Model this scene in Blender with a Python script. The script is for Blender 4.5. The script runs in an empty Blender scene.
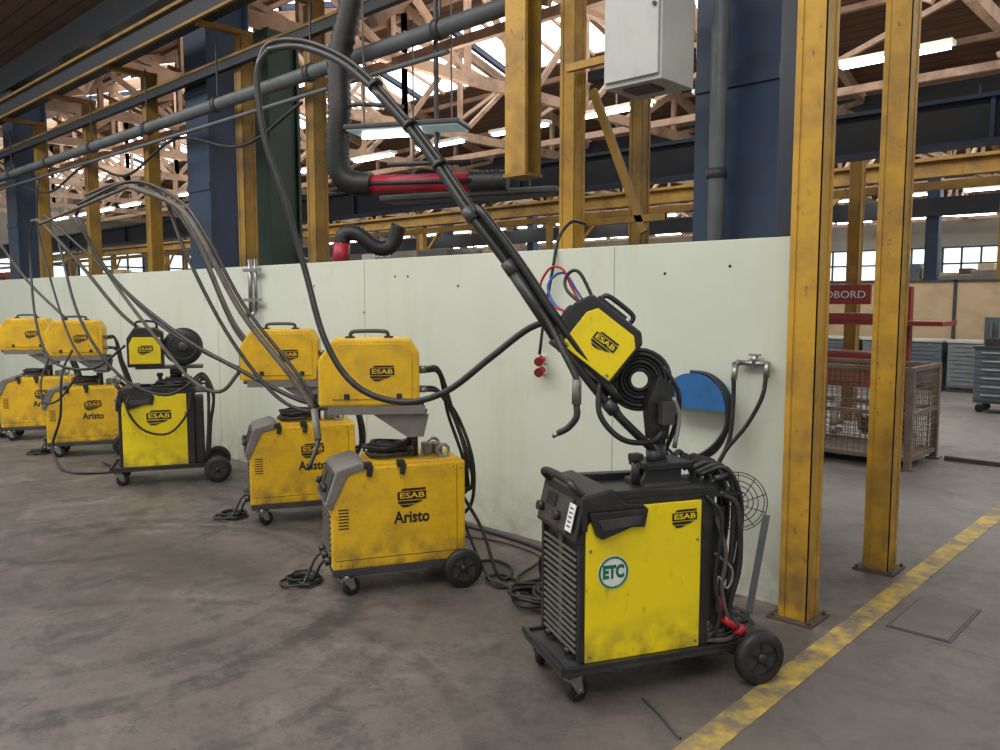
import bpy, bmesh, math, random
from mathutils import Vector, Matrix
random.seed(7)
SC=bpy.context.scene
try:
    SC.view_settings.view_transform='Standard'
except Exception as e:
    pass
I4=Matrix.Identity(4)

# ------------------------------------------------------------------ materials
MATS={}
def mat(name,col,rough=.5,metal=0.,dirt=None,damt=.5,dscale=5.,thr=(.45,.7),scratch=0.,emit=None,estr=0.,grime=None):
    if name in MATS: return MATS[name]
    m=bpy.data.materials.new(name); m.use_nodes=True
    nt=m.node_tree; N=nt.nodes; L=nt.links
    b=N['Principled BSDF']
    b.inputs['Base Color'].default_value=(*col,1)
    b.inputs['Roughness'].default_value=rough
    b.inputs['Metallic'].default_value=metal
    if emit:
        b.inputs['Emission Color'].default_value=(*emit,1)
        b.inputs['Emission Strength'].default_value=estr
    tc=N.new('ShaderNodeTexCoord')
    if dirt is not None:
        n=N.new('ShaderNodeTexNoise'); n.inputs['Scale'].default_value=dscale; n.inputs['Detail'].default_value=8; n.inputs['Roughness'].default_value=.65
        L.new(tc.outputs['Object'],n.inputs['Vector'])
        r=N.new('ShaderNodeMapRange'); r.inputs[1].default_value=thr[0]; r.inputs[2].default_value=thr[1]; r.inputs[3].default_value=0; r.inputs[4].default_value=damt
        L.new(n.outputs['Fac'],r.inputs[0])
        mx=N.new('ShaderNodeMix'); mx.data_type='RGBA'
        mx.inputs[6].default_value=(*col,1); mx.inputs[7].default_value=(*dirt,1)
        L.new(r.outputs[0],mx.inputs[0])
        out=mx.outputs[2]
        if scratch>0:
            n2=N.new('ShaderNodeTexNoise'); n2.inputs['Scale'].default_value=dscale*8; n2.inputs['Detail'].default_value=6; n2.inputs['Roughness'].default_value=.7
            mp=N.new('ShaderNodeMapping'); mp.inputs['Scale'].default_value=(1,1,.5)
            L.new(tc.outputs['Object'],mp.inputs[0]); L.new(mp.outputs[0],n2.inputs['Vector'])
            r2=N.new('ShaderNodeMapRange'); r2.inputs[1].default_value=.62; r2.inputs[2].default_value=.68; r2.inputs[3].default_value=0; r2.inputs[4].default_value=scratch
            L.new(n2.outputs['Fac'],r2.inputs[0])
            mx2=N.new('ShaderNodeMix'); mx2.data_type='RGBA'
            L.new(out,mx2.inputs[6]); mx2.inputs[7].default_value=(dirt[0]*.4,dirt[1]*.4,dirt[2]*.4,1); L.new(r2.outputs[0],mx2.inputs[0])
            out=mx2.outputs[2]
        if grime:   # splashed dirt near the ground, object space height
            sx=N.new('ShaderNodeSeparateXYZ'); L.new(tc.outputs['Object'],sx.inputs[0])
            r3=N.new('ShaderNodeMapRange'); r3.inputs[1].default_value=grime[0]; r3.inputs[2].default_value=grime[1]; r3.inputs[3].default_value=grime[2]; r3.inputs[4].default_value=0
            L.new(sx.outputs[2],r3.inputs[0])
            n4=N.new('ShaderNodeTexNoise'); n4.inputs['Scale'].default_value=12; n4.inputs['Detail'].default_value=8; L.new(tc.outputs['Object'],n4.inputs['Vector'])
            r4=N.new('ShaderNodeMapRange'); r4.inputs[1].default_value=.38; r4.inputs[2].default_value=.62; L.new(n4.outputs['Fac'],r4.inputs[0])
            mu=N.new('ShaderNodeMath'); mu.operation='MULTIPLY'; L.new(r3.outputs[0],mu.inputs[0]); L.new(r4.outputs[0],mu.inputs[1])
            mx3=N.new('ShaderNodeMix'); mx3.data_type='RGBA'; L.new(mu.outputs[0],mx3.inputs[0]); L.new(out,mx3.inputs[6]); mx3.inputs[7].default_value=(.10,.075,.04,1)
            out=mx3.outputs[2]
        L.new(out,b.inputs['Base Color'])
    MATS[name]=m
    return m

Y_NEW=mat('paint_bright_yellow',(.88,.67,.006),.38,dirt=(.42,.31,.03),damt=.5,dscale=3,thr=(.47,.78),scratch=.35,grime=(.16,.36,.6))
Y_OLD=mat('paint_worn_yellow',(.80,.475,.012),.45,dirt=(.36,.21,.035),damt=.7,dscale=5,thr=(.46,.74),scratch=.65,grime=(.15,.40,.7))
Y_COL=mat('paint_column_yellow',(.50,.275,.020),.5,dirt=(.20,.10,.03),damt=.85,dscale=3.5,thr=(.42,.70),scratch=.8,grime=(0,.7,.7))
Y_SHADE=mat('paint_column_yellow_shaded',(.30,.165,.018),.6,dirt=(.08,.045,.02),damt=.85,dscale=2,thr=(.4,.7),scratch=.6)  # column yellow with the dim hall's shade put into the colour, plus dirt
RUST=mat('rusty_steel',(.10,.07,.052),.7,.2,dirt=(.05,.03,.02),damt=.7,dscale=8)
BLUE=mat('paint_navy',(.017,.036,.080),.5,dirt=(.008,.014,.026),damt=.7,dscale=2)
DNAVY=mat('near_black_navy_steel',(.010,.014,.022),.6,dirt=(.03,.022,.016),damt=.7,dscale=2)  # near-black navy with brown patches, darker than BLUE
BLUE2=mat('paint_blue_hook',(.02,.12,.33),.4,dirt=(.02,.05,.1),damt=.5,dscale=12)
GREEN=mat('paint_dark_green',(.014,.05,.028),.5,dirt=(.01,.02,.02),damt=.5)
BLACK=mat('black_plastic',(.018,.018,.019),.42,dirt=(.08,.075,.065),damt=.5,dscale=9,thr=(.5,.8))
RUB=mat('black_rubber',(.014,.014,.015),.5,dirt=(.05,.045,.04),damt=.5,dscale=14)
TAN=mat('dusty_hose',(.105,.082,.066),.7,dirt=(.035,.03,.027),damt=.8,dscale=10)
DGREY=mat('dark_grey_steel',(.055,.055,.06),.45,.3,dirt=(.12,.10,.08),damt=.5,dscale=8)
SLAT=mat('grille_grey',(.085,.08,.075),.55,dirt=(.04,.037,.033),damt=.6,dscale=10)
GREY=mat('grey_plastic',(.19,.175,.16),.5,dirt=(.09,.08,.065),damt=.6,dscale=8)
LGREY=mat('light_grey_paint',(.46,.47,.44),.45,dirt=(.3,.29,.27),damt=.5,dscale=3)
STEEL=mat('galvanised_steel',(.34,.34,.34),.38,.8,dirt=(.2,.17,.14),damt=.6,dscale=10)
PIPE=mat('grey_pipe',(.13,.14,.15),.5,.1,dirt=(.07,.07,.07),damt=.6,dscale=3)
WHITE=mat('white_label',(.74,.74,.72),.5,dirt=(.5,.48,.45),damt=.4,dscale=20)
STGREEN=mat('sticker_green',(.0,.16,.07),.4)
RED=mat('red_plastic',(.48,.015,.02),.4,dirt=(.2,.02,.02),damt=.4,dscale=10)
DRED=mat('crimson_duct',(.42,.014,.035),.45,dirt=(.09,.015,.02),damt=.8,dscale=5)
REDD=mat('red_oxide',(.24,.025,.018),.5,dirt=(.1,.02,.02),damt=.5,dscale=6)
HBLUE=mat('blue_hose',(.03,.12,.5),.4)
INK=mat('black_ink',(.01,.01,.01),.5)
CREAM=mat('cream_board',(.50,.37,.23),.6,dirt=(.30,.17,.08),damt=.6,dscale=2)
BENCH=mat('bench_bluegrey',(.10,.13,.16),.45,dirt=(.05,.06,.07),damt=.5,dscale=4)
BENCH2=mat('bench_grey',(.18,.20,.22),.45,dirt=(.1,.11,.12),damt=.5)
WOOD=mat('truss_timber',(.50,.33,.23),.7,dirt=(.17,.10,.07),damt=.85,dscale=2)
TUBE=mat('fluorescent_tube',(.9,.9,.9),.4,emit=(1,.99,.95),estr=11)
SKYL=mat('skylight_glass',(.8,.85,.85),.4,emit=(.95,1,1),estr=3.2)
WINGL=mat('window_glass_bright',(.8,.9,.85),.4,emit=(.85,1,.93),estr=1.1)
SCREEN=mat('display_glass',(.02,.03,.03),.1)
TIN=mat('lamp_reflector',(.30,.42,.42),.35,.3,emit=(.7,.95,1),estr=.15)

# ------------------------------------------------------------------ builder
def empty(name,loc=(0,0,0),rz=0,parent=None):
    e=bpy.data.objects.new(name,None); SC.collection.objects.link(e)
    e.empty_display_size=.2
    e.location=loc; e.rotation_euler=(0,0,rz)
    if parent: e.parent=parent
    return e
def T(x,y,z): return Matrix.Translation((x,y,z))
def R(deg,ax): return Matrix.Rotation(math.radians(deg),4,ax)

def catmull(pts,sub=6):
    P=[Vector(p) for p in pts]
    if len(P)<3: return P
    P=[P[0]*2-P[1]]+P+[P[-1]*2-P[-2]]
    out=[]
    for i in range(1,len(P)-2):
        p0,p1,p2,p3=P[i-1:i+3]
        for k in range(sub):
            t=k/sub
            out.append(.5*((2*p1)+(p2-p0)*t+(2*p0-5*p1+4*p2-p3)*t*t+(3*p1-p0-3*p2+p3)*t**3))
    out.append(P[-2]); return out

class Part:
    def __init__(s,name,parent=None,M=I4):
        s.name=name; s.parent=parent; s.M=M; s.bm=bmesh.new(); s.mats=[]
    def _mi(s,m):
        if m not in s.mats: s.mats.append(m)
        return s.mats.index(m)
    def _merge(s,t,m,M=I4,smooth=None):
        mi=s._mi(m)
        for f in t.faces:
            f.material_index=mi
            if smooth is not None: f.smooth=smooth
        t.transform(s.M@M)
        me=bpy.data.meshes.new('t'); t.to_mesh(me); t.free()
        s.bm.from_mesh(me); bpy.data.meshes.remove(me)
    def box(s,m,c,sz,bev=0,M=I4,rot=None):
        t=bmesh.new(); bmesh.ops.create_cube(t,size=1)
        bmesh.ops.scale(t,vec=sz,verts=t.verts)
        if bev>0:
            bmesh.ops.bevel(t,geom=list(t.edges),offset=min(bev,min(sz)*.45),segments=2,affect='EDGES',profile=.6)
        X=T(*c)
        if rot is not None: X=X@rot
        s._merge(t,m,M@X); return s
    def bb(s,m,a,b,bev=0,M=I4):
        c=[(a[i]+b[i])/2 for i in range(3)]; z=[abs(b[i]-a[i]) for i in range(3)]
        return s.box(m,c,z,bev,M)
    def beam(s,m,p0,p1,w,h,M=I4):
        p0=Vector(p0);p1=Vector(p1); d=p1-p0
        q=d.to_track_quat('X','Z').to_matrix().to_4x4()
        t=bmesh.new(); bmesh.ops.create_cube(t,size=1)
        bmesh.ops.scale(t,vec=(d.length,w,h),verts=t.verts)
        s._merge(t,m,M@T(*((p0+p1)/2))@q); return s
    def cyl(s,m,p0,p1,r,r2=None,seg=20,M=I4):
        p0=Vector(p0);p1=Vector(p1); d=p1-p0
        t=bmesh.new(); bmesh.ops.create_cone(t,cap_ends=True,segments=seg,radius1=r,radius2=r if r2 is None else r2,depth=d.length)
        for f in t.faces: f.smooth=len(f.verts)==4
        q=d.to_track_quat('Z','Y').to_matrix().to_4x4()
        s._merge(t,m,M@T(*((p0+p1)/2))@q); return s
    def tube(s,m,pts,r,seg=8,sub=6,M=I4,rib=0.):
        P=catmull(pts,sub); t=bmesh.new(); rings=[]; n=len(P)
        up=Vector((.13,.21,.97)).normalized(); prev=None
        for i,p in enumerate(P):
            tg=(P[min(i+1,n-1)]-P[max(i-1,0)])
            if tg.length<1e-7: tg=Vector((0,0,1))
            tg.normalize()
            if prev is None:
                a=tg.cross(up)
                if a.length<.1: a=tg.cross(Vector((1,0,0)))
                a.normalize()
            else:
                a=prev-tg*prev.dot(tg); a.normalize()
            prev=a; b=tg.cross(a)
            rr=r*(1+(rib if i%2 else 0))
            rings.append([t.verts.new(p+(a*math.cos(2*math.pi*k/seg)+b*math.sin(2*math.pi*k/seg))*rr) for k in range(seg)])
        for i in range(n-1):
            for k in range(seg):
                f=t.faces.new((rings[i][k],rings[i][(k+1)%seg],rings[i+1][(k+1)%seg],rings[i+1][k])); f.smooth=True
        t.faces.new(rings[0][::-1]); t.faces.new(rings[-1])
        s._merge(t,m,M); return s
    def prism(s,m,poly,y0,y1,bev=0,M=I4):
        t=bmesh.new()
        A=[t.verts.new((x,y0,z)) for x,z in poly]; B=[t.verts.new((x,y1,z)) for x,z in poly]
        n=len(poly)
        t.faces.new(A); t.faces.new(B[::-1])
        for i in range(n): t.faces.new((A[(i+1)%n],A[i],B[i],B[(i+1)%n]))
        bmesh.ops.recalc_face_normals(t,faces=t.faces)
        if bev>0: bmesh.ops.bevel(t,geom=list(t.edges),offset=bev,segments=2,affect='EDGES',profile=.6)
        s._merge(t,m,M); return s
    def lathe(s,m,prof,seg=28,M=I4,smooth=True):
        t=bmesh.new(); rings=[]
        for r,y in prof:
            rings.append([t.verts.new((r*math.cos(2*math.pi*k/seg),y,r*math.sin(2*math.pi*k/seg))) for k in range(seg)] if r>1e-6 else [t.verts.new((0,y,0))])
        for i in range(len(rings)-1):
            a,b=rings[i],rings[i+1]
            for k in range(seg):
                k2=(k+1)%seg
                if len(a)==1 and len(b)==1: continue
                if len(a)==1: t.faces.new((a[0],b[k],b[k2]))
                elif len(b)==1: t.faces.new((a[k],a[k2],b[0]))
                else: t.faces.new((a[k],a[k2],b[k2],b[k]))
        bmesh.ops.recalc_face_normals(t,faces=t.faces)
        s._merge(t,m,M,smooth=smooth); return s
    def torus(s,m,c,Rr,r,axis='Y',M=I4,seg=28):
        rot={'Y':lambda a:(math.cos(a),0,math.sin(a)),'X':lambda a:(0,math.cos(a),math.sin(a)),'Z':lambda a:(math.cos(a),math.sin(a),0)}[axis]
        t=bmesh.new(); rings=[]
        ax={'Y':Vector((0,1,0)),'X':Vector((1,0,0)),'Z':Vector((0,0,1))}[axis]
        for i in range(seg):
            d=Vector(rot(2*math.pi*i/seg)); 
            rings.append([t.verts.new(Vector(c)+d*(Rr+r*math.cos(2*math.pi*k/8))+ax*r*math.sin(2*math.pi*k/8)) for k in range(8)])
        for i in range(seg):
            for k in range(8):
                t.faces.new((rings[i][k],rings[i][(k+1)%8],rings[(i+1)%seg][(k+1)%8],rings[(i+1)%seg][k]))
        bmesh.ops.recalc_face_normals(t,faces=t.faces)
        s._merge(t,m,M,smooth=True); return s
    def text(s,m,body,size,M,shear=0,ext=.0008,width=None,bold=0):
        c=bpy.data.curves.new('txt','FONT'); c.body=body; c.size=size; c.align_x='CENTER'; c.align_y='CENTER'; c.extrude=ext; c.shear=shear; c.resolution_u=3; c.offset=bold
        o=bpy.data.objects.new('txt',c); SC.collection.objects.link(o)
        bpy.context.view_layer.update()
        me=bpy.data.meshes.new_from_object(o.evaluated_get(bpy.context.evaluated_depsgraph_get()))
        bpy.data.objects.remove(o); bpy.data.curves.remove(c)
        t=bmesh.new(); t.from_mesh(me); bpy.data.meshes.remove(me)
        if width and len(t.verts):
            xs=[v.co.x for v in t.verts]; w=max(xs)-min(xs); k=width/w
            for v in t.verts: v.co.x*=k
        s._merge(t,m,M); return s
    def done(s):
        me=bpy.data.meshes.new(s.name); s.bm.to_mesh(me); s.bm.free()
        for m in s.mats: me.materials.append(m)
        o=bpy.data.objects.new(s.name,me); SC.collection.objects.link(o)
        if s.parent: o.parent=s.parent
        return o

# ------------------------------------------------------------------ surfaces
def nodekit(name):
    m=bpy.data.materials.new(name); m.use_nodes=True
    nt=m.node_tree;N=nt.nodes;L=nt.links;b=N['Principled BSDF']
    g=N.new('ShaderNodeNewGeometry')
    def noise(scale,det=6,rough=.6,dist=0,st=None):
        n=N.new('ShaderNodeTexNoise'); n.inputs['Scale'].default_value=scale;n.inputs['Detail'].default_value=det;n.inputs['Roughness'].default_value=rough;n.inputs['Distortion'].default_value=dist
        if st:
            mp=N.new('ShaderNodeMapping'); mp.inputs['Scale'].default_value=st; L.new(g.outputs['Position'],mp.inputs[0]); L.new(mp.outputs[0],n.inputs['Vector'])
        else: L.new(g.outputs['Position'],n.inputs['Vector'])
        return n
    def rng(src,a,b_,c,d):
        r=N.new('ShaderNodeMapRange');L.new(src,r.inputs[0])
        for i,v in enumerate((a,b_,c,d)): r.inputs[i+1].default_value=v
        return r.outputs[0]
    def mix(fac,A,B,mode='MIX'):
        x=N.new('ShaderNodeMix');x.data_type='RGBA';x.blend_type=mode
        L.new(fac,x.inputs[0])
        for i,v in ((6,A),(7,B)):
            if isinstance(v,tuple): x.inputs[i].default_value=(*v,1)
            else: L.new(v,x.inputs[i])
        return x.outputs[2]
    def mul(a,b_):
        mu=N.new('ShaderNodeMath');mu.operation='MULTIPLY';L.new(a,mu.inputs[0])
        if isinstance(b_,float): mu.inputs[1].default_value=b_
        else: L.new(b_,mu.inputs[1])
        return mu.outputs[0]
    return m,N,L,b,g,noise,rng,mix,mul
def floor_mat():
    m,N,L,b,g,noise,rng,mix,mul=nodekit('concrete_floor')
    n1=noise(.55,10,.72,.5); n2=noise(5,10,.78); n3=noise(28,8,.75); n4=noise(1.6,12,.75,.8); n5=noise(2.6,12,.78,.4); n6=noise(90,4,.7)
    c=mix(rng(n1.outputs[0],.38,.62,0,1),(.078,.064,.058),(.150,.128,.116))
    c=mix(rng(n4.outputs[0],.53,.64,0,.6),c,(.225,.190,.172))
    c=mix(rng(n5.outputs[0],.52,.64,0,.75),c,(.046,.038,.034))
    c=mix(rng(n2.outputs[0],.50,.66,0,.65),c,(.048,.040,.036))
    c=mix(rng(n3.outputs[0],.55,.66,0,.6),c,(.042,.036,.033))
    c=mix(rng(n6.outputs[0],.60,.68,0,.35),c,(.26,.235,.215))
    c=mix(rng(n6.outputs[0],.32,.40,.45,0),c,(.035,.03,.028))
    sx=N.new('ShaderNodeSeparateXYZ');L.new(g.outputs['Position'],sx.inputs[0])
    c=mix(mul(rng(sx.outputs[0],-1.8,-1.0,0,.6),rng(n4.outputs[0],.3,.6,1,.5)),c,(.170,.162,.153))
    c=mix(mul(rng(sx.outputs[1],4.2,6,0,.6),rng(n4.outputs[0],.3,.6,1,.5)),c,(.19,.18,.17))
    def ring(cx,cy,r,w,amt,col):
        nonlocal c
        d=N.new('ShaderNodeVectorMath');d.operation='DISTANCE'
        cb=N.new('ShaderNodeCombineXYZ');L.new(sx.outputs[0],cb.inputs[0]);L.new(sx.outputs[1],cb.inputs[1])
        L.new(cb.outputs[0],d.inputs[0]);d.inputs[1].default_value=(cx,cy,0)
        s1=N.new('ShaderNodeMath');s1.operation='SUBTRACT';L.new(d.outputs['Value'],s1.inputs[0]);s1.inputs[1].default_value=r
        ab=N.new('ShaderNodeMath');ab.operation='ABSOLUTE';L.new(s1.outputs[0],ab.inputs[0])
        f=rng(ab.outputs[0],w*.7,w,amt,0)
        c=mix(mul(f,rng(n2.outputs[0],.42,.55,.15,1)),c,col)
    ring(-4.6,1.6,1.45,.09,.6,(.036,.031,.029)); ring(-4.7,1.7,1.15,.06,.5,(.04,.034,.032)); ring(-4.5,1.4,1.9,.05,.4,(.04,.035,.032))
    ring(-7.5,.8,2.2,.07,.5,(.036,.031,.029)); ring(-3.0,.6,1.7,.05,.35,(.04,.035,.032)); ring(-6.0,2.2,.9,.05,.5,(.036,.031,.029))
    w=N.new('ShaderNodeMath');w.operation='PINGPONG';L.new(sx.outputs[1],w.inputs[0]);w.inputs[1].default_value=2.03
    c=mix(rng(w.outputs[0],.003,.010,.5,0),c,(.035,.03,.026))
    L.new(c,b.inputs['Base Color'])
    L.new(rng(n5.outputs[0],.3,.7,.36,.75),b.inputs['Roughness'])
    bp=N.new('ShaderNodeBump');bp.inputs['Strength'].default_value=.3;bp.inputs['Distance'].default_value=.008
    L.new(n3.outputs[0],bp.inputs['Height']);L.new(bp.outputs[0],b.inputs['Normal'])
    return m
Part('floor').bb(floor_mat(),(-46,-12,-.1),(22,46,0)).done()

LINE=mat('floor_line_yellow',(.55,.38,.06),.6,dirt=(.16,.13,.10),damt=.97,dscale=6,thr=(.38,.60),scratch=.7)
Part('floor_marking').bb(LINE,(-1.445,.9,.0005),(-1.325,18,.003)).bb(LINE,(-1.3,11.0,.0005),(3,11.08,.003)).done()
Part('floor_hatch').bb(DGREY,(-1.27,4.10,.0005),(-.98,4.66,.004)).bb(mat('hatch_plate',(.14,.125,.115),.6,dirt=(.08,.07,.06),damt=.6),(-1.255,4.115,.004),(-.995,4.645,.007)).done()

def wall_mat():
    m,N,L,b,g,noise,rng,mix,mul=nodekit('wall_panel_paint')
    n1=noise(1.0,6,.6); n2=noise(7,8,.7); n3=noise(1.2,8,.7,0,(3.5,1,.5)); n4=noise(2.4,10,.75)
    sx=N.new('ShaderNodeSeparateXYZ');L.new(g.outputs['Position'],sx.inputs[0])
    c=mix(rng(n1.outputs[0],.35,.65,0,1),(.53,.56,.465),(.59,.615,.52))
    c=mix(rng(n3.outputs[0],.55,.75,0,.35),c,(.42,.41,.31))
    c=mix(rng(n4.outputs[0],.58,.72,0,.30),c,(.36,.37,.29))
    c=mix(mul(rng(sx.outputs[2],0,.45,.7,0),rng(n2.outputs[0],.4,.62,.1,1)),c,(.27,.24,.19))
    c=mix(rng(n2.outputs[0],.66,.74,0,.35),c,(.28,.26,.2))
    L.new(c,b.inputs['Base Color']); b.inputs['Roughness'].default_value=.55
    return m
WALLM=wall_mat()
WJ=mat('panel_joint',(.34,.36,.29),.7)
w=Part('wall_partition')
w.bb(WALLM,(-24,4.0,0),(-1.73,4.06,1.92),bev=.004)
x=-2.85
while x>-24:
    w.bb(WJ,(x-.003,3.9985,0.02),(x+.003,4.0,1.915)); x-=2.44
for hx,hz in ((-4.9,1.78),(-4.75,1.78),(-5.3,1.5),(-4.2,1.7),(-6.0,1.72),(-3.1,.9),(-8,1.6),(-5.0,1.05),(-2.5,1.75),(-2.1,1.78)):
    w.cyl(INK,(hx,3.997,hz),(hx,4.0,hz),.008,seg=10)
w.done()
Part('trim_1').bb(STEEL,(-1.73,3.995,0),(-1.715,4.065,1.92)).done()

HW=mat('hall_wall_paint',(.24,.21,.17),.7,dirt=(.14,.12,.09),damt=.6,dscale=.5)
Part('wall_back').bb(HW,(-46,45,0),(22,45.3,9.5)).done()
Part('wall_left').bb(HW,(-46.3,-12,0),(-46,45,9.5)).done()
def windows(name,horiz):
    p=Part(name)
    rngv=range(-44,20,4) if horiz else range(-8,43,4)
    for a in rngv:
        if horiz:
            p.bb(WINGL,(a,44.9,2.6),(a+3.4,44.96,4.2))
            for i in range(5): p.bb(BLUE,(a+i*.85-.04,44.8,2.6),(a+i*.85+.04,44.9,4.2))
            for z in (2.6,3.4,4.2): p.bb(BLUE,(a-.05,44.8,z-.04),(a+3.45,44.9,z+.04))
        else:
            p.bb(WINGL,(-45.96,a,2.6),(-45.9,a+3.4,4.2))
            for i in range(5): p.bb(BLUE,(-45.9,a+i*.85-.04,2.6),(-45.8,a+i*.85+.04,4.2))
            for z in (2.6,3.4,4.2): p.bb(BLUE,(-45.9,a-.05,z-.04),(-45.8,a+3.45,z+.04))
    p.done()
windows('window_1',True); windows('window_2',False)

# ------------------------------------------------------------------ roof
def plank_mat():
    m=bpy.data.materials.new('roof_planks');m.use_nodes=True;nt=m.node_tree;N=nt.nodes;L=nt.links;b=N['Principled BSDF']
    g=N.new('ShaderNodeNewGeometry');sx=N.new('ShaderNodeSeparateXYZ');L.new(g.outputs['Position'],sx.inputs[0])
    pp=N.new('ShaderNodeMath');pp.operation='PINGPONG';L.new(sx.outputs[1],pp.inputs[0]);pp.inputs[1].default_value=.11
    r=N.new('ShaderNodeMapRange');L.new(pp.outputs[0],r.inputs[0]);r.inputs[1].default_value=0;r.inputs[2].default_value=.02
    n=N.new('ShaderNodeTexNoise');n.inputs['Scale'].default_value=1.5;n.inputs['Detail'].default_value=6;L.new(g.outputs['Position'],n.inputs['Vector'])
    mx=N.new('ShaderNodeMix');mx.data_type='RGBA';L.new(n.outputs[0],mx.inputs[0]);mx.inputs[6].default_value=(.06,.03,.018,1);mx.inputs[7].default_value=(.19,.10,.055,1)
    m2=N.new('ShaderNodeMix');m2.data_type='RGBA';L.new(r.outputs[0],m2.inputs[0]);m2.inputs[6].default_value=(.012,.008,.006,1);L.new(mx.outputs[2],m2.inputs[7])
    L.new(m2.outputs[2],b.inputs['Base Color']);b.inputs['Roughness'].default_value=.8
    return m
PL=plank_mat()
BW=14.;EZ=6.2;RZ=8.3;Y0=5.3
CE=empty('ceiling')
rp=Part('roof_planking',CE)
def slope(ya,za,yb,zb,x0=-45.9,x1=22,m=PL):
    t=bmesh.new()
    v=[t.verts.new(q) for q in ((x0,ya,za),(x1,ya,za),(x1,yb,zb),(x0,yb,zb),(x0,ya,za+.08),(x1,ya,za+.08),(x1,yb,zb+.08),(x0,yb,zb+.08))]
    for f in ((0,1,2,3),(7,6,5,4),(0,4,5,1),(1,5,6,2),(2,6,7,3),(3,7,4,0)): t.faces.new([v[i] for i in f])
    bmesh.ops.recalc_face_normals(t,faces=t.faces)
    rp._merge(t,m)
slope(2.2,7.13,Y0,EZ)
sk=Part('skylights',CE)
S0,S1=.52,.86
for k in range(3):
    a=Y0+BW*k; r=a+BW/2
    b=a+BW
    def pt(f): return (a+(r-a)*f,EZ+(RZ-EZ)*f)
    def pt2(f): return (b-(b-r)*f,EZ+(RZ-EZ)*f)
    slope(*pt(0),*pt(S0)); slope(*pt(S1),*pt(1)); slope(*pt2(.03),*pt2(S0)); slope(*pt2(S1),*pt2(1))
    for P in (pt,pt2):
        y1,z1=P(S0);y2,z2=P(S1)
        x=-45.8
        while x<18:
            sk.beam(SKYL,(x+1.65,y1,z1+.05),(x+1.65,y2,z2+.05),3.3,.02)
            sk.beam(BLUE,(x+3.4,y1,z1),(x+3.4,y2,z2),.12,.12)
            for q in range(1,4): sk.beam(WOOD,(x+q*.83,y1,z1),(x+q*.83,y2,z2),.05,.08)
            x+=3.5
sk.done(); rp.done()
tr=Part('roof_trusses',CE)
for k in range(3):
    a=Y0+BW*k; r=a+BW/2; b=a+BW
    x=-2.5+7.7+3.85-.6
    while x>-44:
        BZ=5.6
        tr.beam(WOOD,(x,a,BZ),(x,b,BZ),.14,.2)
        tr.beam(WOOD,(x,a,EZ-.12),(x,r,RZ-.12),.14,.2); tr.beam(WOOD,(x,b,EZ-.12),(x,r,RZ-.12),.14,.2)
        n=4
        for sgn,e in ((1,a),(-1,b)):
            for i in range(n):
                f0=i/n;f1=(i+1)/n
                y0_=e+(r-e)*f0; y1_=e+(r-e)*f1; zt0=EZ+(RZ-EZ)*f0-.12; zt1=EZ+(RZ-EZ)*f1-.12
                tr.beam(WOOD,(x,y1_,BZ),(x,y1_,zt1),.1,.1)
                tr.beam(WOOD,(x,y0_,zt0),(x,y1_,BZ),.1,.1)
        tr.beam(WOOD,(x,a+.1,4.5),(x,a+1.5,BZ),.12,.16)
        tr.beam(WOOD,(x,a+.12,5.1),(x+1.9,a+.12,6.0),.10,.12); tr.beam(WOOD,(x,a+.12,5.1),(x-1.9,a+.12,6.0),.10,.12)
        x-=3.85
    for f in (.2,.45,.95):
        for e in (a,b):
            y=e+(r-e)*f; z=EZ+(RZ-EZ)*f-.03
            tr.beam(WOOD,(-44,y,z),(20,y,z),.12,.12)
    tr.beam(WOOD,(-44,a+3.5,5.5),(20,a+3.5,5.5),.10,.14); tr.beam(WOOD,(-44,b-3.5,5.5),(20,b-3.5,5.5),.10,.14)
    x=8
    while x>-40:
        tr.beam(WOOD,(x,r,5.65),(x-3.85,r,7.9),.10,.12); tr.beam(WOOD,(x,a+3.5,5.65),(x-3.85,a+3.5,7.0),.09,.10); tr.beam(WOOD,(x-3.85,b-3.5,5.65),(x,b-3.5,7.0),.09,.10); x-=3.85
    if k: tr.beam(DNAVY,(-44,a,5.9),(20,a,5.9),.3,.5)
tr.done()
Part('valley_girder',CE).bb(DNAVY,(-44,5.15,5.62),(20,5.45,6.15)).bb(DNAVY,(-44,5.05,5.61),(20,5.55,5.66)).done()

fl=Part('fluorescent_light_row')
for yy,zz in ((12,4.93),(16.5,4.6),(20,4.93),(24,4.6),(28,4.93),(32,4.6),(36,4.93)):
    x=6
    while x>-40:
        fl.bb(LGREY,(x-1.5,yy-.10,zz),(x,yy+.10,zz+.06)); fl.bb(TUBE,(x-1.45,yy-.06,zz-.045),(x-.05,yy-.02,zz)); fl.bb(TUBE,(x-1.45,yy+.02,zz-.045),(x-.05,yy+.06,zz))
        fl.beam(DGREY,(x-.75,yy,zz+.06),(x-.75,yy,5.38),.02,.02)
        x-=2.3 if zz>4.7 else 4.6
fl.done()

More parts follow.
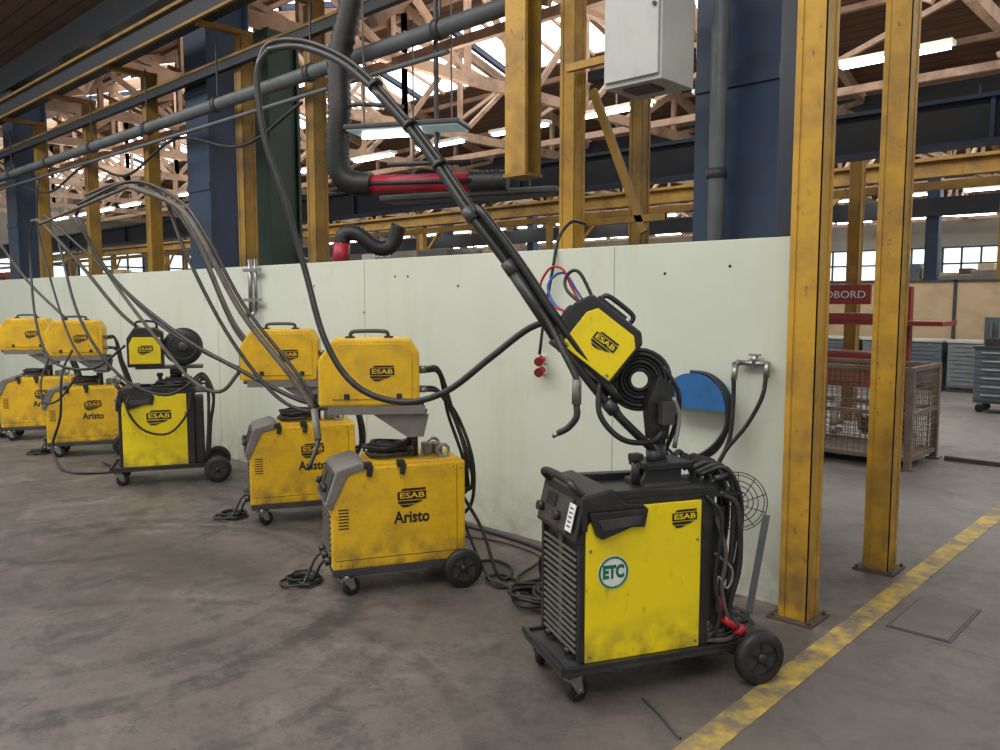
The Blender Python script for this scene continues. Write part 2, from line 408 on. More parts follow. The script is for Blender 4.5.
# ------------------------------------------------------------------ columns
def blue_col(x,y,h=5.55,s=.30):
    p=Part('building_column')
    p.bb(BLUE,(x-s,y-.30,0),(x+s,y-.27,h)); p.bb(BLUE,(x-s,y+.27,0),(x+s,y+.30,h)); p.bb(BLUE,(x-.02,y-.27,0),(x+.02,y+.27,h))
    p.bb(BLUE,(x-s+.06,y-.27,0),(x-s+.10,y+.27,h)); p.bb(BLUE,(x+s-.10,y-.27,0),(x+s-.06,y+.27,h))
    p.bb(BLUE,(x-s-.06,y-.36,0),(x+s+.06,y+.36,.03))
    z=.6
    while z<h-.2:
        p.bb(BLUE,(x-s,y-.315,z),(x+s,y-.3,z+.1)); z+=1.2
    p.done()
for xx in (-2.64,-10.15,-17.85,-25.5,-33.2): blue_col(xx,5.35)
def ycol(x,y,w=.15,h=4.64,m=Y_COL,plate=True):
    p=Part('steel_column')
    p.bb(m,(x-w/2,y-w/2,.0),(x+w/2,y+w/2,h),bev=.006)
    p.bb(m,(x-w/2-.004,y-w/2-.006,0),(x-w/2+.025,y-w/2,h)); p.bb(m,(x+w/2-.02,y-w/2-.006,0),(x+w/2+.006,y-w/2,h)); p.bb(m,(x+w/2,y-w/2-.006,0),(x+w/2+.006,y-w/2+.025,h))
    p.bb(m,(x+w/2,y+w/2-.025,0),(x+w/2+.006,y+w/2+.004,h))
    if plate:
        p.bb(RUST,(x-.115,y-.115,0),(x+.115,y+.115,.012))
        for dx in (-.095,.095):
            for dy in (-.095,.095): p.cyl(RUST,(x+dx,y+dy,.012),(x+dx,y+dy,.03),.010,seg=6)
    p.done()
ycol(-1.635,3.92,.134,5.0); ycol(-1.595,4.98,.134,5.0)
ycol(-3.97,5.0,.13)
ycol(-4.36,6.5,.13,5.4,m=Y_SHADE)
for xx in (-7.4,-8.85,-11.4,-13.6,-15.9,-19.5,-23): ycol(xx,5.0,.15,m=Y_SHADE,plate=False)
ycol(-4.0,11.0,.14,3.6,m=Y_SHADE,plate=False)
Part('green_column').bb(GREEN,(-10.85,6.3,0),(-10.45,6.7,5.4)).bb(GREEN,(-10.9,6.25,0),(-10.4,6.29,5.4)).bb(GREEN,(-10.9,6.71,0),(-10.4,6.75,5.4)).done()

r=Part('overhead_crane_rail')
r.bb(DNAVY,(-30,4.42,4.70),(3,4.60,4.74)).bb(DNAVY,(-30,4.49,4.74),(3,4.53,4.98)).bb(Y_SHADE,(-30,4.44,4.98),(3,4.58,5.02)).bb(Y_SHADE,(-30,4.38,4.67),(3,4.42,4.70))
for xx in (-4.7,-7.4,-8.85,-11.4,-13.6,-15.9,-19.5):
    r.beam(Y_SHADE,(xx,4.45,4.68),(xx,5.1,4.68),.10,.06)
r.beam(Y_COL,(-1.61,3.9,5.06),(-1.61,5.1,5.06),.16,.10)
r.bb(Y_COL,(-4.165,4.45,2.52),(-3.97,4.48,4.67)).bb(Y_SHADE,(-4.165,4.60,2.52),(-3.97,4.63,4.67)).bb(Y_SHADE,(-4.08,4.48,2.52),(-4.05,4.60,4.67)).bb(Y_SHADE,(-4.175,4.44,2.50),(-3.96,4.64,2.525))
r.done()
r=Part('secondary_rail')
r.bb(DNAVY,(-30,4.84,4.28),(-4.5,4.915,4.38))
r.bb(Y_SHADE,(-30,4.83,4.38),(-4.5,4.915,4.41)); r.done()
r=Part('overhead_pipe')
r.cyl(PIPE,(-30,4.72,3.85),(-4.25,4.72,3.85),.07)
xx=-28
while xx<-4.8:
    r.cyl(DGREY,(xx,4.72,3.85),(xx+.08,4.72,3.85),.088); r.beam(DGREY,(xx+.04,4.72,3.9),(xx+.04,4.72,4.6),.015,.015); xx+=1.9
r.cyl(PIPE,(-20,4.66,3.62),(-5,4.66,3.62),.022)
r.tube(RUB,[(-16,4.7,3.6),(-14.5,4.68,3.35),(-13,4.7,3.6),(-11.5,4.68,3.3),(-10,4.7,3.6),(-8.4,4.68,3.3),(-7.2,4.7,3.58)],.018)
r.done()
r=Part('wall_downpipe'); r.cyl(PIPE,(-2.70,4.93,0),(-2.70,4.93,5.4),.055); 
for z in (1.2,2.4,3.6): r.cyl(DGREY,(-2.70,4.93,z),(-2.70,4.93,z+.06),.068)
r.done()
r=Part('brace_frame'); r.beam(Y_SHADE,(-3.87,5.12,3.2),(-3.38,5.12,2.1),.04,.06).beam(Y_SHADE,(-4.0,5.12,2.2),(-3.2,5.12,2.2),.04,.05).beam(DNAVY,(-3.9,5.12,3.3),(-3.0,5.12,3.3),.05,.08)
r.done()
g=Part('bridge_girder'); g.bb(DNAVY,(-44,8.9,3.12),(20,8.95,3.5)).bb(BLUE,(-44,8.8,3.5),(20,9.05,3.54)).bb(BLUE,(-44,8.8,3.08),(20,9.05,3.12)); 
for xx in range(-42,18,2): g.bb(BLUE,(xx-.02,8.84,3.12),(xx+.02,8.9,3.5))
g.done()
g=Part('bridge_girder'); g.bb(DNAVY,(-44,24.6,3.9),(20,24.8,4.4)); g.done()
g=Part('gantry_beam'); g.bb(Y_SHADE,(-44,13.9,3.50),(20,14.1,3.55)).bb(Y_SHADE,(-44,13.98,3.55),(20,14.02,3.75)).bb(Y_SHADE,(-44,13.9,3.75),(20,14.1,3.8)); g.done()
g=Part('gantry_beam'); g.bb(Y_SHADE,(-44,11.4,3.0),(20,11.46,3.1)); g.done()
for xx in range(-41,18,5):
    Part('gantry_post').bb(Y_SHADE,(xx-.07,13.93,0),(xx+.07,14.07,3.5)).beam(Y_SHADE,(xx,14,2.7),(xx+.75,14,3.44),.06,.06).done()
for xx in range(-40,18,6): Part('steel_post').bb(Y_SHADE,(xx-.08,19.0,0),(xx+.08,19.15,5.45)).done()
for xx in range(-42,18,5): Part('steel_post').bb(BLUE,(xx-.17,25.0,0),(xx+.17,25.3,5.45)).done()

# ------------------------------------------------------------------ electrical box & lamps & ducts
e=Part('electrical_cabinet',M=T(-.045,0,0))
e.bb(LGREY,(-3.0,4.14,2.88),(-2.59,4.50,3.95),bev=.008); e.bb(LGREY,(-2.985,4.12,2.91),(-2.605,4.14,3.93),bev=.004)
e.cyl(DGREY,(-2.63,4.105,3.3),(-2.63,4.12,3.3),.012); e.bb(DGREY,(-2.9,4.2,2.865),(-2.7,4.35,2.88))
e.beam(Y_COL,(-3.6,4.53,3.2),(-2.6,4.53,3.2),.04,.05).beam(Y_COL,(-3.6,4.53,3.7),(-2.6,4.53,3.7),.04,.05)
e.done()
d=Part('extraction_hose')
d.tube(RUB,[(-5.95,4.42,4.6),(-5.97,4.42,4.2),(-6.08,4.36,3.7),(-6.06,4.34,3.26),(-6.10,4.34,2.95),(-6.10,4.36,2.74),(-6.0,4.42,2.64),(-5.84,4.52,2.62)],.095,seg=14,sub=14,rib=.16)
d.cyl(DRED,(-5.86,4.51,2.62),(-5.05,4.96,2.61),.080); d.tube(RUB,[(-5.05,4.96,2.61),(-4.9,5.04,2.61),(-4.76,5.12,2.61)],.084,seg=14,sub=8,rib=.12)
d.cyl(RUB,(-5.84,4.44,2.62),(-4.98,4.90,2.61),.020); d.cyl(RUB,(-5.6,4.50,2.76),(-4.95,4.88,2.76),.02)
d.tube(DGREY,[(-6.06,4.34,3.26),(-5.9,4.4,3.3),(-5.5,4.6,3.25)],.02)
d.beam(DGREY,(-5.3,4.8,2.7),(-5.3,4.8,4.3),.03,.03)
d.cyl(DRED,(-6.22,4.44,1.9),(-6.20,4.44,2.12),.075)
d.tube(RUB,[(-6.20,4.44,2.12),(-6.18,4.46,2.2),(-6.08,4.54,2.2),(-5.97,4.66,2.08),(-5.88,4.76,2.10),(-5.82,4.8,2.28)],.065,seg=12,sub=12,rib=.16)
d.done()
l=Part('hanging_lamp',M=T(-5.45,4.6,3.05)@R(28,'Z'))
l.bb(DGREY,(-.52,-.17,.0),(.52,.17,.04),bev=.01).bb(TIN,(-.50,-.15,-.01),(.50,.15,0)); l.cyl(TUBE,(-.45,.07,-.03),(.10,.07,-.03),.014)
for sx_ in (-.4,.4): l.beam(DGREY,(sx_,0,.05),(sx_,0,1.3),.012,.012)
l.done()
l=Part('hanging_lamp',M=T(-5.5,5.4,2.55)@R(20,'Z'))
l.bb(DGREY,(-.9,-.15,.0),(.9,.15,.05),bev=.01).bb(DGREY,(-.88,-.13,-.01),(.88,.13,0))
for sx_ in (-.6,.6): l.beam(DGREY,(sx_,0,.05),(sx_,0,1.7),.012,.012)
l.done()

# ------------------------------------------------------------------ wheels
def wheel(p,x,y,z,r,w,M=I4):
    X=M@T(x,y,z)
    p.lathe(RUB,[(r*.62,-w/2),(r*.90,-w/2),(r*.98,-w*.3),(r,0),(r*.98,w*.3),(r*.90,w/2),(r*.62,w/2),(r*.62,-w/2)],M=X)
    p.lathe(DGREY,[(0,-w*.30),(r*.64,-w*.30),(r*.64,w*.30),(0,w*.30)],M=X,smooth=False)
    p.lathe(BLACK,[(0,-w*.62),(r*.16,-w*.62),(r*.20,-w*.3),(r*.20,w*.3),(r*.16,w*.62),(0,w*.62)],M=X)
    for k in range(5):
        a=2*math.pi*k/5+.3
        for sg in (-1,1): p.box(BLACK,(math.cos(a)*r*.40,sg*w*.32,math.sin(a)*r*.40),(r*.46,w*.12,r*.12),M=X,rot=Matrix.Rotation(-a,4,'Y'))
def castor(p,x,y,r=.05,top=.13,ang=20):
    X=T(x,y,0)@R(ang,'Z')
    wheel(p,.03,0,r,r,.03,M=X)
    p.prism(STEEL,[(.045,r-.012),(.015,r-.012),(-.03,top-.02),(.03,top-.02)],-.026,-.020,M=X)
    p.prism(STEEL,[(.045,r-.012),(.015,r-.012),(-.03,top-.02),(.03,top-.02)],.020,.026,M=X)
    p.bb(STEEL,(-.035,-.028,top-.025),(.035,.028,top-.015),M=X); p.cyl(STEEL,(0,0,top-.02),(0,0,top),.025,M=X)
    p.cyl(STEEL,(.03,-.03,r),(.03,.03,r),.008,M=X)
SIDE=Matrix(((1,0,0,0),(0,0,-1,0),(0,1,0,0),(0,0,0,1)))
def full_logo(p,M,w,ym):
    h=w*.62
    Q=M@Matrix(((1,0,0,0),(0,0,1,0),(0,1,0,0),(0,0,0,1)))
    pg=lambda poly: p.prism(INK,poly,0,.0015,M=Q)
    pg([(-w*.30,h*.52),(w*.50,h*.52),(w*.46,h*.40),(-w*.40,h*.40)])
    pg([(-w*.5,-h*.12),(w*.5,-h*.12),(w*.5,h*.34),(-w*.5,h*.34)])
    pg([(-w*.50,-h*.18),(w*.40,-h*.18),(w*.18,-h*.34),(-w*.46,-h*.34)])
    pg([(-w*.42,-h*.39),(w*.10,-h*.39),(-w*.14,-h*.52),(-w*.32,-h*.52)])
    p.text(ym,'ESAB',h*.42,M@T(0,h*.11,.0022),ext=.0006,width=w*.86,bold=.0006)

def coil(p,m,c,r,n=4,th=.012,flat=True,M=I4,jit=.25,seed=0):
    rd=random.Random(seed)
    pts=[]
    for i in range(n*10+1):
        a=2*math.pi*i/10; rr=r*(1+jit*(rd.random()-.5)+.12*math.sin(a*.37))
        pts.append((c[0]+rr*math.cos(a)+.02*rd.random(),c[1]+rr*.9*math.sin(a)+.02*rd.random(),c[2]+th+ (i/(n*10))*th*1.8*n*.6+.01*rd.random()))
    p.tube(m,pts,th,M=M,seg=7,sub=4)

# ------------------------------------------------------------------ machine type A
def machine_a(loc,yaw,fyaw=-12,seed=0,foff=(-.22,-.02)):
    rd=random.Random(seed)
    E=empty('welding_machine',(loc[0],loc[1],0),math.radians(yaw))
    p=Part('undercarriage',E)
    p.bb(DGREY,(-.46,-.19,.115),(.28,.19,.155),bev=.006); p.bb(DGREY,(.16,-.21,.09),(.30,.21,.115),bev=.004)
    for sy in (-.165,.165): castor(p,-.39,sy,.05,.118,ang=25+rd.uniform(-25,25))
    for sy in (-.235,.235): wheel(p,.25,sy,.11,.11,.045)
    p.cyl(STEEL,(.25,-.26,.11),(.25,.26,.11),.012); p.done()
    p=Part('body',E)
    p.prism(Y_OLD,[(-.465,.155),(.275,.155),(.275,.710),(-.37,.705),(-.465,.55)],-.195,.195,bev=.012)
    p.prism(GREY,[(-.50,.51),(-.435,.70),(-.31,.735),(-.27,.72),(-.27,.70),(-.375,.67),(-.455,.51)],-.207,.207,bev=.010)
    p.bb(GREY,(-.49,-.205,.49),(-.455,.205,.525),bev=.005)
    C=T(-.470,0,.605)@R(-72,'Y')
    p.box(DGREY,(0,0,.0),(.16,.34,.012),M=C,bev=.003)
    p.box(SCREEN,(.03,.05,.008),(.06,.10,.008),M=C)
    for yy in (-.11,-.04,.12): p.cyl(BLACK,(-.02,yy,0),(-.02,yy,.03),.02,M=C,seg=14)
    for k in range(8): p.box(SLAT,(-.469,0,.225+k*.031),(.012,.31,.012),bev=.002)
    for yy in (-.12,0,.12): p.cyl(BLACK,(-.46,yy,.195),(-.50,yy,.185),.022,seg=14)
    for sy,sg in ((-.195,-1),(.195,1)):
        p.bb(INK,(-.445,sy-.0008,.205),(.265,sy+.0008,.208)); p.bb(INK,(.225,sy-.0008,.208),(.228,sy+.0008,.69))
        for xx in (-.42,-.08,.25):
            for zz in (.18,.67): p.cyl(STEEL,(xx,sy-.003,zz),(xx,sy+.003,zz),.006,seg=8)
        for k in range(7): p.bb(INK,(-.43,sy-.0012,.48-k*.017),(-.375,sy+.0012,.487-k*.017))
    full_logo(p,T(-.03,-.1965,.525)@SIDE,.16,Y_OLD)
    p.text(INK,'Aristo',.092,T(-.03,-.1965,.415)@SIDE,ext=.001,width=.20,bold=.0022)
    p.done()
    p=Part('top_fittings',E)
    p.bb(Y_OLD,(-.24,-.185,.700),(.25,.185,.722),bev=.004)
    for xx in (-.27,-.09):
        p.box(BLACK,(xx,-.19,.718),(.045,.05,.035),bev=.008); p.box(BLACK,(xx+.01,-.207,.688),(.03,.018,.06),bev=.006,rot=R(10,'Y'))
    for sy in (-.11,.11):
        p.torus(STEEL,(.17,sy,.76),.032,.009,axis='Y'); p.bb(STEEL,(.14,sy-.02,.72),(.20,sy+.02,.735))
    for xx in (-.02,.08,.14): p.bb(GREY,(xx,-.05+.02*rd.random(),.722),(xx+.045,.05,.775+.02*rd.random()),bev=.006)
    coil(p,RUB,(-.13,.0,.722),.11,5,.012,seed=seed+3); coil(p,TAN,(-.10,.03,.755),.08,3,.009,seed=seed+4)
    p.done()
    p=Part('feeder_support',E)
    p.cyl(DGREY,(.02,.0,.72),(.02,.0,.98),.032); p.cyl(STEEL,(.02,0,.94),(.02,0,1.0),.045)
    F=T(foff[0],foff[1],.985)@R(fyaw,'Z')
    p.bb(GREY,(-.22,-.13,.0),(.30,.13,.02),M=F,bev=.003); p.bb(GREY,(-.22,-.135,.0),(.30,-.125,.045),M=F); p.bb(GREY,(-.22,.125,.0),(.30,.135,.045),M=F)
    for a,b_ in ((-.11,-.10),(.10,.11)): p.prism(GREY,[(.32,-.005),(.02,-.005),(.20,-.13),(.29,-.13)],a,b_,M=F)
    p.done()
    p=Part('wire_feeder',E,M=F@T(0,0,.022))
    prof=[(-.27,.02),(.25,.02),(.27,.05),(.27,.31),(.22,.385),(-.19,.385),(-.27,.27)]
    p.prism(Y_OLD,prof,-.115,.115,bev=.016)
    p.prism(Y_OLD,[(-.20,.06),(.23,.06),(.23,.30),(.19,.36),(-.16,.36),(-.20,.28)],-.123,-.112,bev=.004)
    p.bb(GREY,(-.277,-.10,.03),(-.265,.10,.24),bev=.004)
    p.bb(DGREY,(-.281,-.08,.12),(-.275,.08,.22)); p.cyl(BLACK,(-.27,.03,.08),(-.30,.03,.08),.022,seg=12); p.cyl(BLACK,(-.27,-.05,.08),(-.30,-.05,.08),.022,seg=12)
    p.bb(DGREY,(-.25,-.118,.0),(.26,.118,.022),bev=.004)
    p.tube(DGREY,[(-.10,0,.38),(-.10,0,.41),(-.07,0,.422),(.07,0,.422),(.10,0,.41),(.10,0,.38)],.011,sub=4)
    p.bb(BLACK,(-.13,-.02,.38),(-.08,.02,.395)); p.bb(BLACK,(.08,-.02,.38),(.13,.02,.395))
    for xx in (-.12,.16): p.box(BLACK,(xx,-.124,.075),(.03,.012,.03),bev=.003)
    full_logo(p,T(.07,-.124,.20)@SIDE,.13,Y_OLD)
    for k,(yy,zz) in enumerate(((-.06,.1),(.05,.1),(0,.2),(-.06,.22))): p.cyl(STEEL,(.27,yy,zz),(.31,yy,zz),.014,seg=10)
    p.done()
    p=Part('interconnection_cables',E)
    fr=(F@T(0,0,.022))
    for k,(yy,zz) in enumerate(((-.06,.1),(.05,.1),(0,.2),(-.06,.22))):
        a=fr@Vector((.31,yy,zz)); o=rd.uniform(-.03,.03)
        p.tube(RUB,[a,a+Vector((.07,o,-.02)),(.25+o,yy*1.3-.02,.95),(.33+o,yy*1.5-.04,.70),(.35,yy*1.4,.45+k*.03),(.28,yy,.35+k*.05)],.010+.003*(k%2))
    p.tube(RUB,[(.28,-.1,.5),(.38,-.17,.3),(.44,-.26,.06),(.52,-.22,.015),(.60,-.05,.015),(.55,.1,.015),(.42,.12,.015)],.010)
    p.tube(RUB,[(.28,-.05,.4),(.36,-.2,.12),(.42,-.33,.013),(.55,-.30,.013),(.50,-.15,.013),(.40,-.20,.02),(.48,-.36,.013),(.62,-.42,.013)],.009)
    p.tube(RUB,[(-.46,.10,.19),(-.52,.10,.15),(-.57,.08,.06),(-.61,.05,.014),(-.67,.12,.014),(-.65,.22,.014),(-.53,.24,.014),(-.49,.12,.014),(-.57,.02,.02),(-.65,.10,.03)],.008)
    p.tube(RUB,[(-.46,-.0,.19),(-.51,.02,.12),(-.54,.10,.014),(-.59,.2,.014),(-.71,.16,.014),(-.69,.04,.02),(-.55,.04,.02)],.008)
    coil(p,RUB,(-.60,.13,0),.08,4,.007,seed=seed+9)
    p.done()
    return E

# ------------------------------------------------------------------ machine type B
def machine_b(loc,yaw,first=True,seed=1):
    E=empty('welding_machine',(loc[0],loc[1],0),math.radians(yaw))
    p=Part('undercarriage',E)
    p.bb(DGREY,(-.47,-.215,.125),(.42,.215,.150),bev=.008); p.bb(BLACK,(-.475,-.22,.145),(-.455,.22,.172),bev=.004)
    for sy in (-.22,.20): p.bb(BLACK,(-.46,sy,.145),(.42,sy+.02,.165),bev=.003)
    castor(p,-.41,-.17,.052,.128,ang=15); castor(p,-.41,.17,.052,.128,ang=50)
    for sy in (-.275,.275): wheel(p,.40,sy,.115,.115,.055)
    p.cyl(STEEL,(.40,-.30,.115),(.40,.30,.115),.013); p.bb(DGREY,(.34,-.235,.085),(.44,.235,.13),bev=.004); p.done()
    p=Part('body',E)
    p.bb(BLACK,(-.375,-.19,.155),(.22,.19,.79),bev=.012)
    for a,b_ in ((-.199,-.188),(.188,.199)):
        p.prism(Y_NEW,[(-.365,.165),(.155,.165),(.155,.785),(-.365,.785)],a,b_,bev=.003)
    p.prism(BLACK,[(-.385,.70),(-.385,.83),(-.26,.855),(-.20,.80),(-.12,.79),(-.10,.775),(-.36,.775),(-.36,.70)],-.206,-.17,bev=.004)
    p.prism(BLACK,[(-.36,.775),(-.10,.775),(-.115,.70),(-.17,.705),(-.30,.665),(-.325,.68)],-.218,-.19,bev=.005)
    p.prism(DGREY,[(-.325,.745),(-.13,.75),(-.14,.715),(-.30,.70)],-.222,-.21,bev=.003)
    p.prism(BLACK,[(-.37,.63),(-.415,.66),(-.375,.84),(-.25,.86),(-.20,.79),(-.37,.79)],-.20,.20,bev=.008)
    C=T(-.400,0,.745)@R(-77,'Y')
    p.box(DGREY,(0,.02,.0),(.14,.30,.010),M=C,bev=.003); p.box(SCREEN,(.03,.06,.006),(.05,.09,.008),M=C)
    for yy in (-.03,.14): p.cyl(BLACK,(-.02,yy,0),(-.02,yy,.03),.02,M=C,seg=14)
    p.box(WHITE,(.0,-.145,.008),(.11,.055,.004),M=C)
    for q in range(5): p.box(INK,(-.035+q*.018,-.145,.0105),(.006,.03,.001),M=C)
    for k in range(16): p.box(SLAT,(-.384,0,.195+k*.027),(.020,.33,.013),bev=.003,rot=R(25,'Y'))
    for yy in (-.185,.185): p.bb(BLACK,(-.392,yy-.012,.165),(-.37,yy+.012,.65),bev=.004)
    p.bb(SLAT,(-.388,-.02,.18),(-.375,.02,.64))
    for yy in (-.1,.1): p.cyl(BLACK,(-.38,yy,.185),(-.41,yy,.18),.016,seg=12)
    if first: full_logo(p,T(.075,-.2,.715)@SIDE,.115,Y_NEW)
    else: full_logo(p,T(-.07,-.2,.585)@SIDE,.20,Y_NEW)
    if first:
        D=T(-.245,-.2,.525)@SIDE
        p.lathe(WHITE,[(0,-.0012),(.068,-.0012),(.068,.0),(0,0)],M=T(-.245,-.2,.525),smooth=False,seg=40)
        p.torus(STGREEN,(-.245,-.2012,.525),.061,.0045,axis='Y',seg=40)
        p.text(STGREEN,'ETC',.07,D@T(0,0,.0016),ext=.0006,width=.094,bold=.004)
    for xx in (-.345,.138):
        for zz in (.19,.62): p.cyl(STEEL,(xx,-.203,zz),(xx,-.198,zz),.006,seg=8)
    p.done()
    p=Part('top_fittings',E)
    p.bb(BLACK,(-.36,-.185,.785),(.24,.185,.815),bev=.01)
    for a,b_ in ((-.19,-.14),(.14,.19)): p.prism(BLACK,[(-.34,.81),(.24,.81),(.22,.835),(-.30,.85)],a,b_,bev=.005)
    p.tube(BLACK,[(-.36,-.16,.83),(-.40,-.15,.87),(-.40,-.10,.885),(-.40,.10,.885),(-.40,.15,.87),(-.36,.16,.83)],.016,sub=5)
    p.bb(DGREY,(-.04,-.09,.81),(.17,.11,.835),bev=.006)
    p.prism(DGREY,[(-.03,.83),(.0,.90),(.16,.90),(.16,.83)],-.03,-.015); p.prism(DGREY,[(-.03,.83),(.0,.90),(.16,.90),(.16,.83)],.07,.085)
    p.bb(BLACK,(-.02,-.06,.885),(.20,.11,.915),bev=.006); p.cyl(DGREY,(.05,.02,.91),(.05,.02,.96),.03)
    p.cyl(BLACK,(-.06,-.03,.83),(-.06,-.03,.93),.018); p.box(BLACK,(-.06,-.03,.945),(.05,.05,.03),bev=.006)
    p.bb(BLACK,(.22,-.17,.16),(.29,.17,.74),bev=.008)
    for sy in (-.16,.16): p.tube(DGREY,[(.30,sy,.16),(.33,sy,.5),(.33,sy,.84),(.24,sy,.86)],.012,sub=4)
    p.tube(DGREY,[(.33,-.16,.84),(.36,0,.84),(.33,.16,.84)],.012,sub=4)
    p.bb(BLACK,(.18,-.19,.79),(.36,.19,.80)); 
    p.done()
    return E

def W(E):
    return (T(*E.location)@Matrix.Rotation(E.rotation_euler.z,4,'Z')).inverted()

m1=machine_b((-1.885,2.885),62.5,True)
MW=W(m1)
p=Part('boom_mast',m1)
p.cyl(DGREY,(.09,.06,.88),(.09,.06,1.24),.028); p.cyl(BLACK,(.09,.06,.88),(.09,.06,.98),.042)
p.prism(BLACK,[(.05,1.0),(.13,1.0),(.16,1.22),(.08,1.28),(.03,1.16)],.03,.09,bev=.004)
p.tube(STEEL,[(.12,-.02,1.19),(.15,-.02,1.10),(.13,-.02,.97)],.010,sub=4)
p.box(DGREY,(.10,.0,1.12),(.06,.05,.10),bev=.006)
p.done()
b1=[(-1.896,2.956,0.96),(-2.0,2.789,1.15),(-2.155,2.642,1.42),(-2.342,2.534,1.735),(-2.5,2.453,1.961),(-2.666,2.433,2.165),(-2.836,2.41,2.356),(-3.028,2.366,2.555),(-3.225,2.317,2.708),(-3.446,2.246,2.806),(-3.602,2.167,2.807)]
p=Part('boom_arm',m1,M=MW)
p.tube(BLACK,b1[:8],.019,seg=10); p.tube(DGREY,b1[7:],.015)
o=Vector((-.02,.02,.045))
b2=[Vector(q)+o for q in b1]
p.tube(BLACK,b2[1:7],.016); p.tube(DGREY,[Vector(q)+o*.8 for q in b1[6:]]+[(-3.66,2.14,2.74)],.012)
p.tube(BLACK,[Vector(q)+Vector((.03,.02,.03)) for q in b1[1:5]],.020)
for q in (1,2,3,4): 
    a=Vector(b1[q]); d=(Vector(b1[q+1])-Vector(b1[q-1])).normalized()
    p.cyl(DGREY,a-d*.03,a+d*.03,.028); 
p.cyl(BLACK,Vector(b1[2]),Vector(b1[3]),.026)
for q in (5,6,7):
    a=Vector(b1[q])+o*.5; d=(Vector(b1[q+1])-Vector(b1[q-1])).normalized(); p.cyl(RUB,a-d*.010,a+d*.010,.036,seg=12)
p.done()
lp=[(-3.602,2.167,2.807),(-3.643,2.128,2.689),(-3.576,2.122,2.37),(-3.467,2.157,2.079),(-3.359,2.19,1.743),(-3.21,2.193,1.413),(-3.07,2.258,1.206),(-2.879,2.369,1.132),(-2.691,2.478,1.184),(-2.508,2.583,1.342),(-2.346,2.668,1.478),(-2.203,2.734,1.523)]
p=Part('torch_hose',m1,M=MW); p.tube(RUB,lp,.015,seg=10)
p.tube(RUB,[(-2.3,2.56,1.66),(-2.18,2.60,1.50),(-2.08,2.58,1.38),(-2.01,2.573,1.278),(-2.005,2.57,1.20)],.014)
p.tube(GREY,[(-2.01,2.573,1.28),(-2.008,2.57,1.18)],.020); p.tube(BLACK,[(-2.008,2.57,1.18),(-2.0,2.56,1.13),(-2.03,2.545,1.085),(-2.07,2.53,1.06)],.014); p.tube(STEEL,[(-2.07,2.53,1.06),(-2.09,2.52,1.045)],.010)
p.tube(RUB,[(-2.03,2.75,1.25),(-2.0,2.72,1.12),(-1.93,2.78,1.02),(-1.87,2.9,1.0),(-1.85,2.97,1.04)],.012)
p.done()
FM=MW@T(-2.085,2.80,1.425)@R(38,'Z')@R(38,'Y')@Matrix.Scale(.92,4)
p=Part('wire_feeder',m1,M=FM)
prof=[(-.19,-.12),(.17,-.12),(.17,.12),(.13,.16),(-.15,.16),(-.19,.08)]
p.prism(BLACK,prof,-.10,.10,bev=.010)
p.prism(Y_NEW,[(-.12,-.105),(.155,-.105),(.155,.085),(.115,.125),(-.09,.125),(-.12,.08)],-.108,-.098,bev=.004)
full_logo(p,T(.03,-.109,.015)@SIDE,.12,Y_NEW)
p.bb(DGREY,(-.20,-.085,-.10),(-.188,.085,.06),bev=.003); p.bb(SCREEN,(-.204,-.06,0),(-.198,.02,.05))
for yy in (-.05,.0,.05): p.cyl(GREY,(-.19,yy,-.06),(-.225,yy,-.06),.016,seg=12)
p.tube(BLACK,[(-.10,0,.15),(-.10,0,.185),(-.07,0,.20),(.04,0,.20),(.07,0,.185),(.07,0,.15)],.012,sub=4)
for yy in (-.06,.05): p.box(BLACK,(-.04,yy,.165),(.16,.03,.02),bev=.004)
for xx in (-.1,.13): p.cyl(STEEL,(xx,-.112,-.09),(xx,-.106,-.09),.008,seg=8)
p.bb(DGREY,(-.17,-.09,-.14),(.15,.09,-.12),bev=.004)
p.done()
p=Part('hose_coil',m1,M=MW@T(-1.965,2.955,1.255)@R(40,'Z'))
for k in range(6):
    p.torus(RUB,(0,.01*(k%2),0),.045+.017*k,.0095,axis='Y')
p.torus(RUB,(.01,.03,.0),.125,.010,axis='Y'); p.torus(RUB,(.0,.045,-.01),.10,.010,axis='Y')
p.tube(RUB,[(.13,0,0),(.14,0,-.10),(.12,0,-.22),(.10,.02,-.30)],.011)
p.tube(RUB,[(.10,0,.06),(.17,0,-.06),(.16,.02,-.2),(.12,.04,-.32)],.011)
p.tube(RUB,[(-.10,0,.0),(-.10,0,-.12),(0,0,-.24),(.08,.02,-.30)],.011)
p.done()
p=Part('gas_and_water_hoses',m1,M=MW)
p.tube(RED,[(-2.20,2.86,1.52),(-2.40,2.87,1.58),(-2.47,2.88,1.66),(-2.43,2.90,1.745),(-2.36,2.91,1.74),(-2.31,2.92,1.65),(-2.2,2.92,1.5)],.006)
p.tube(HBLUE,[(-2.18,2.88,1.54),(-2.36,2.89,1.56),(-2.44,2.9,1.65),(-2.42,2.92,1.71),(-2.36,2.93,1.72),(-2.30,2.94,1.64),(-2.18,2.94,1.5)],.006)
p.tube(RUB,[(-2.15,2.86,1.55),(-2.30,2.87,1.64),(-2.32,2.89,1.71),(-2.26,2.91,1.72),(-2.16,2.93,1.53)],.008)
p.done()
p=Part('rear_cables',m1)
rd=random.Random(4)
for k in range(8):
    y=-.17+.05*k; o=rd.uniform(-.02,.03)
    p.tube(RUB,[(.20,y*.6,.86+rd.uniform(0,.05)),(.30+o,y,.90),(.37+o,y-.01,.74),(.36+o,y,.5),(.31,y+.02,.33),(.34,y,.2)],.010+.003*(k%3))
p.tube(RUB,[(.26,-.17,.80),(.32,-.21,.74),(.33,-.22,.5),(.30,-.20,.3),(.36,-.22,.2),(.44,-.16,.19)],.013)
